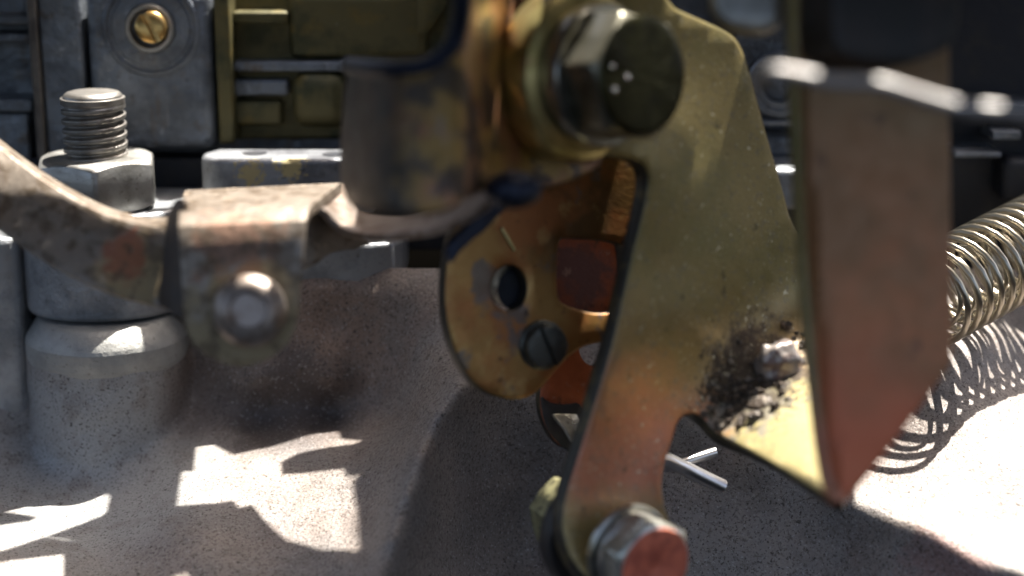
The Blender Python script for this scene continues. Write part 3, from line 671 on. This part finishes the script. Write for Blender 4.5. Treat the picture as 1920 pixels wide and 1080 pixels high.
# ------------------------------------------------------------------ return spring
g = G(); a = P(1730, 566, 20.3); b = P(2080, 382, 22.4); A = (b - a); Ls = A.length; A.normalize(); e1, e2 = frame(A)
turns = int(Ls / .21); pts = []
for i in range(turns * 22 + 1):
    t = i / (turns * 22); an = 2 * math.pi * i / 22; rr = .575
    pts.append(a + A * (t * Ls) + (e1 * math.cos(an) + e2 * math.sin(an)) * rr)
tube(g, pts, .04, 8)
SPR = thing('return_spring', 'shiny steel coil return spring coming in from the right edge', 'spring', P(1850, 600, 20))
link('outer_coil', g, SPRING, SPR, smooth=80)
g = G(); pts = []; turns2 = int(Ls / .29)
for i in range(turns2 * 20 + 1):
    t = i / (turns2 * 20); an = -2 * math.pi * i / 20 + 1; rr = .40
    pts.append(a + A * (t * Ls) + (e1 * math.cos(an) + e2 * math.sin(an)) * rr)
tube(g, pts, .028, 8); link('inner_coil', g, SPRING, SPR, smooth=80)

# ------------------------------------------------------------------ wire and dark things at the upper right
path = chaikin([(1425, 150), (1440, 132), (1500, 140), (1570, 156), (1640, 152), (1720, 178), (1800, 202), (1860, 205), (1960, 214), (2080, 240)], 3, False)
ROD = mat('rod_wire', (.36, .34, .32), .6, .5, [((.22, .18, .16), 3, .5, .66, .5, 4, 83)], [(20, .1)])
g = G(); tube(g, [P(x, y, 13.0 + max(0, (1450 - x)) * .02) for x, y in path], .054, 14)
tag(link('wire_rod', g, ROD), 'bright bent wire rod crossing in front of the side plate, out of focus', 'rod')
g = G(); sheet(g, chaikin([(1560, -200), (1556, 60), (1580, 112), (1700, 122), (1778, 96), (1800, 60), (1810, -200)], 2), lambda x, y: P(x, y, 14.6 + (x - 1600) / 160 * .2), .8, 8)
tag(link('shade_block', g, BLACKR), 'added black block in place of shadow on the side plate, upper right corner, out of focus', 'bracket')  # black block added in place of the shadow on the side plate
g = G(); sheet(g, chaikin([(1330, -160), (1335, 10), (1365, 50), (1440, 60), (1475, 40), (1480, -160)], 2), lambda x, y: P(x, y, 15.5), .4, 8)
tag(link('clamp', g, NUT), 'grey clamp end at the top edge just right of the big bolt, out of focus', 'clamp')
EB = thing('engine_block', 'dark shadowed engine casting with glinting ledges behind the spring', 'engine', Y(1850, 600, 3))
def slabE(*a): return slab(*a, parent=EB)
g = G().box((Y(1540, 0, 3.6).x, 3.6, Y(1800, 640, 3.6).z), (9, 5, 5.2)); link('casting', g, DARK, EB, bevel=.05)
for (x0_, y0_, x1_, y1_, yf) in ((1788, 286, 1878, 296, 2.9), (1862, 246, 1915, 262, 3.0), (1790, 200, 1990, 214, 3.2)):
    slab('ledge', x0_, y0_, x1_, y1_, yf, .7, CARB, .02, EB)
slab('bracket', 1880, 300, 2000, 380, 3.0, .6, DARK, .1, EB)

# lint fibres caught on the casting
g = G()
for k in range(26):
    px, py = 1290 + random.random() * 50, 768 + random.random() * 60
    py = 770 + (px - 1290) * .9 + random.gauss(0, 6); q = P(px, py, man(px, py) - .05)
    tube(g, [q, q + V(random.uniform(-.08, .08), random.uniform(-.05, .06), -.03), q + V(random.uniform(-.14, .14), random.uniform(-.1, .1), -.02)], .003, 4)
tag(link('lint', g, FIBRE), 'pale lint fibres clinging to the casting right of the lever', None, kind='stuff')

# ------------------------------------------------------------------ added unseen sheet above: openings shaped to cast the sun patches
ZL = 5.6
def up_to(q): return q + SUN * ((ZL - q.z) / SUN.z)
def dens(p, n=4): return [(p[i][0]*(1-t)+p[(i+1)%len(p)][0]*t, p[i][1]*(1-t)+p[(i+1)%len(p)][1]*t) for i in range(len(p)) for t in [k/n for k in range(n)]]
M_ = lambda x, y: man_at(x, y)
D_ = lambda d: (lambda x, y: P(x, y, d))
lit = [
 (M_, [(375,765),(385,800),(405,835),(440,852),(520,835),(600,812),(632,797),(640,822),(682,825),(665,832),(620,838),(560,850),(528,865),(530,888),(600,882),(645,878),(650,893),(680,895),(662,905),(665,930),(672,960),(675,1000),(678,1030),(600,1028),(540,1010),(500,975),(475,942),(448,948),(440,935),(400,942),(332,948),(340,885),(363,885)]),
 (M_, [(-300,1060),(0,985),(60,975),(130,930),(165,915),(208,928),(200,962),(100,1000),(0,1035),(-300,1110)]),
 (M_, [(-300,1120),(0,1056),(120,1040),(118,1110),(100,1300),(-300,1300)]),
 (M_, [(320,1078),(350,1072),(365,1090),(320,1095)]),
 (lambda x, y: P(x, y, 20.15), [(92,618),(110,634),(160,644),(215,642),(255,622),(280,600),(230,590),(120,596)]),
 (M_, [(1560,560),(2260,520),(2260,1400),(1950,1130),(1600,960)]),
 (lambda x, y: P(x, y, lev(x, y)), [(1500,635),(1450,650),(1415,700),(1420,750),(1350,800),(1350,830),(1575,950),(1545,800),(1520,680)]),
 (lambda x, y: P(x, y, rd(x, y)), [(1030,745),(1095,745),(1095,835),(1030,835)]),
 (lambda x, y: P(x, y, camd(x, y)), [(1160,300),(1200,300),(1185,440),(1120,583),(1098,583),(1122,455)]),
]
outer = [(-13, -9), (14, -9), (14, 17), (-13, 17)]
pts = [Vector(p) for p in outer]; faces = [[0, 1, 2, 3]]
hp = []
for f, poly in lit:
    q = [up_to(f(x, y)) for x, y in (poly if f is not M_ else dens(poly, 3))]; q = [(v.x, v.y) for v in q]; hp.append(q)
    faces.append(list(range(len(pts), len(pts) + len(q)))); pts += [Vector(p) for p in q]
def hull(q):
    q = sorted(set(q)); cr = lambda o, a, b: (a[0]-o[0])*(b[1]-o[1]) - (a[1]-o[1])*(b[0]-o[0]); out = []
    for seq in (q, q[::-1]):
        h = []
        for p in seq:
            while len(h) > 1 and cr(h[-2], h[-1], p) <= 0: h.pop()
            h.append(p)
        out += h[:-1]
    return out
W_ = lambda x, y, z: Vector((x, y, z))
over.append(([W_(scx - .75, 1.15, zn), W_(scx + .7, 1.15, zn), W_(scx + .8, 2.6, zn), W_(scx - .8, 2.6, zn), W_(scx, 1.75, ztp)], .12))
over.append(([W_(scx + .4, 1.5, zf), W_(scx + 1.3, 1.75, zf), W_(scx + 1.6, 2.6, zf), W_(scx, 2.6, zf)], .02))
over.append(([W_(xa, 1.95, ztop), W_(xb - .4, 1.95, ztop), W_(xb - .4, 2.65, ztop), W_(xa, 2.65, ztop)], .02))
st = [(-120, 180, 17.2), (0, 285, 16.9), (100, 358, 16.6), (200, 410, 16.4), (280, 432, 16.3), (345, 425, 16.3)]
for a_, b_ in zip(st, st[1:]): over.append(([P(a_[0], a_[1], a_[2] + LD), P(b_[0], b_[1], b_[2] + LD), P(a_[0], a_[1] - 14, a_[2] + LD + .5), P(b_[0], b_[1] - 14, b_[2] + LD + .5)], .02))
over.append(([P(335, 370, 17.2 + LD), P(640, 350, 17.4 + LD), P(575, 430, 15.6 + LD), P(335, 445, 15.6 + LD)], .04))
over.append(([P(450, 545, 16.75), P(495, 545, 16.75), P(450, 535, 16.85), P(495, 535, 16.85)], .05))
over.append(([P(860, 378, 17), P(914, 348, 16.9), P(880, 410, 16.4), P(918, 384, 16.4)], .03))
over.append(([P(600, 352, 17.4 + LD), P(668, 398, 17.6 + LD), P(600, 395, 16.3 + LD), P(660, 436, 16.4 + LD)], .01))
over.append(([c0 + axb * t + Vector((0, 0, .6)) + e * .5 * k for t in (.35, .72) for e in (Vector((axb.y, -axb.x, 0)),) for k in (-1, 1)], .1))
over.append(([P(1440, 130, 13), P(1510, 142, 13)], .1)); over.append(([P(1650, 160, 13), P(1780, 200, 13)], .07)); over.append(([P(1850, 205, 13), P(1862, 206, 13)], .07))
over.append(([P(1250, 15, 17.7), P(1385, 75, 18.4)], .12))
over.append(([bk - ax2 * .3, bk - ax2 * .86], .35))
over.append(([Y(1440, 320, 1.9), Y(1500, 320, 1.9), Y(1500, 300, 2.5), Y(1440, 300, 2.5)], .1))
over.append(([P(1262, 868, 19.2), P(1350, 910, 19.5), P(1340, 849, 19.7)], .07))
over.append(([c1 + ax2 * .1, c1 + ax2 * .5], .16))
for q3, m_ in over:
    q = []
    for p in q3:
        v = up_to(p); q += [(v.x + m_ * math.cos(a), v.y + m_ * math.sin(a)) for a in [2 * math.pi * k / 10 + .1 for k in range(10)]]
    q = hull(q); hp.append(q); faces.append(list(range(len(pts), len(pts) + len(q)))); pts += [Vector(p) for p in q]
edges = []
for fc in faces: edges += [(fc[i], fc[(i + 1) % len(fc)]) for i in range(len(fc))]
vs, es, fs = delaunay_2d_cdt(pts, edges, [], 0, 1e-6)[:3]
keep = []
for f in fs:
    c = sum((vs[i] for i in f), Vector((0, 0))) / len(f)
    if abs(c.x) < 14.1 and not any(inside(c.x, c.y, h) for h in hp): keep.append(f)
g = G(); g.add([(v.x, v.y, ZL) for v in vs], keep)
o = link('sun_mask', g, SUN_MASK, solid=.03, smooth=30, merge=1e-6)
o.modifiers['thickness'].offset = 1
tag(o, 'added black sheet out of view, its openings shaped to cast sun patches and shade', 'sun mask')
for o in bpy.data.objects:
    if '_w' in o: del o['_w']
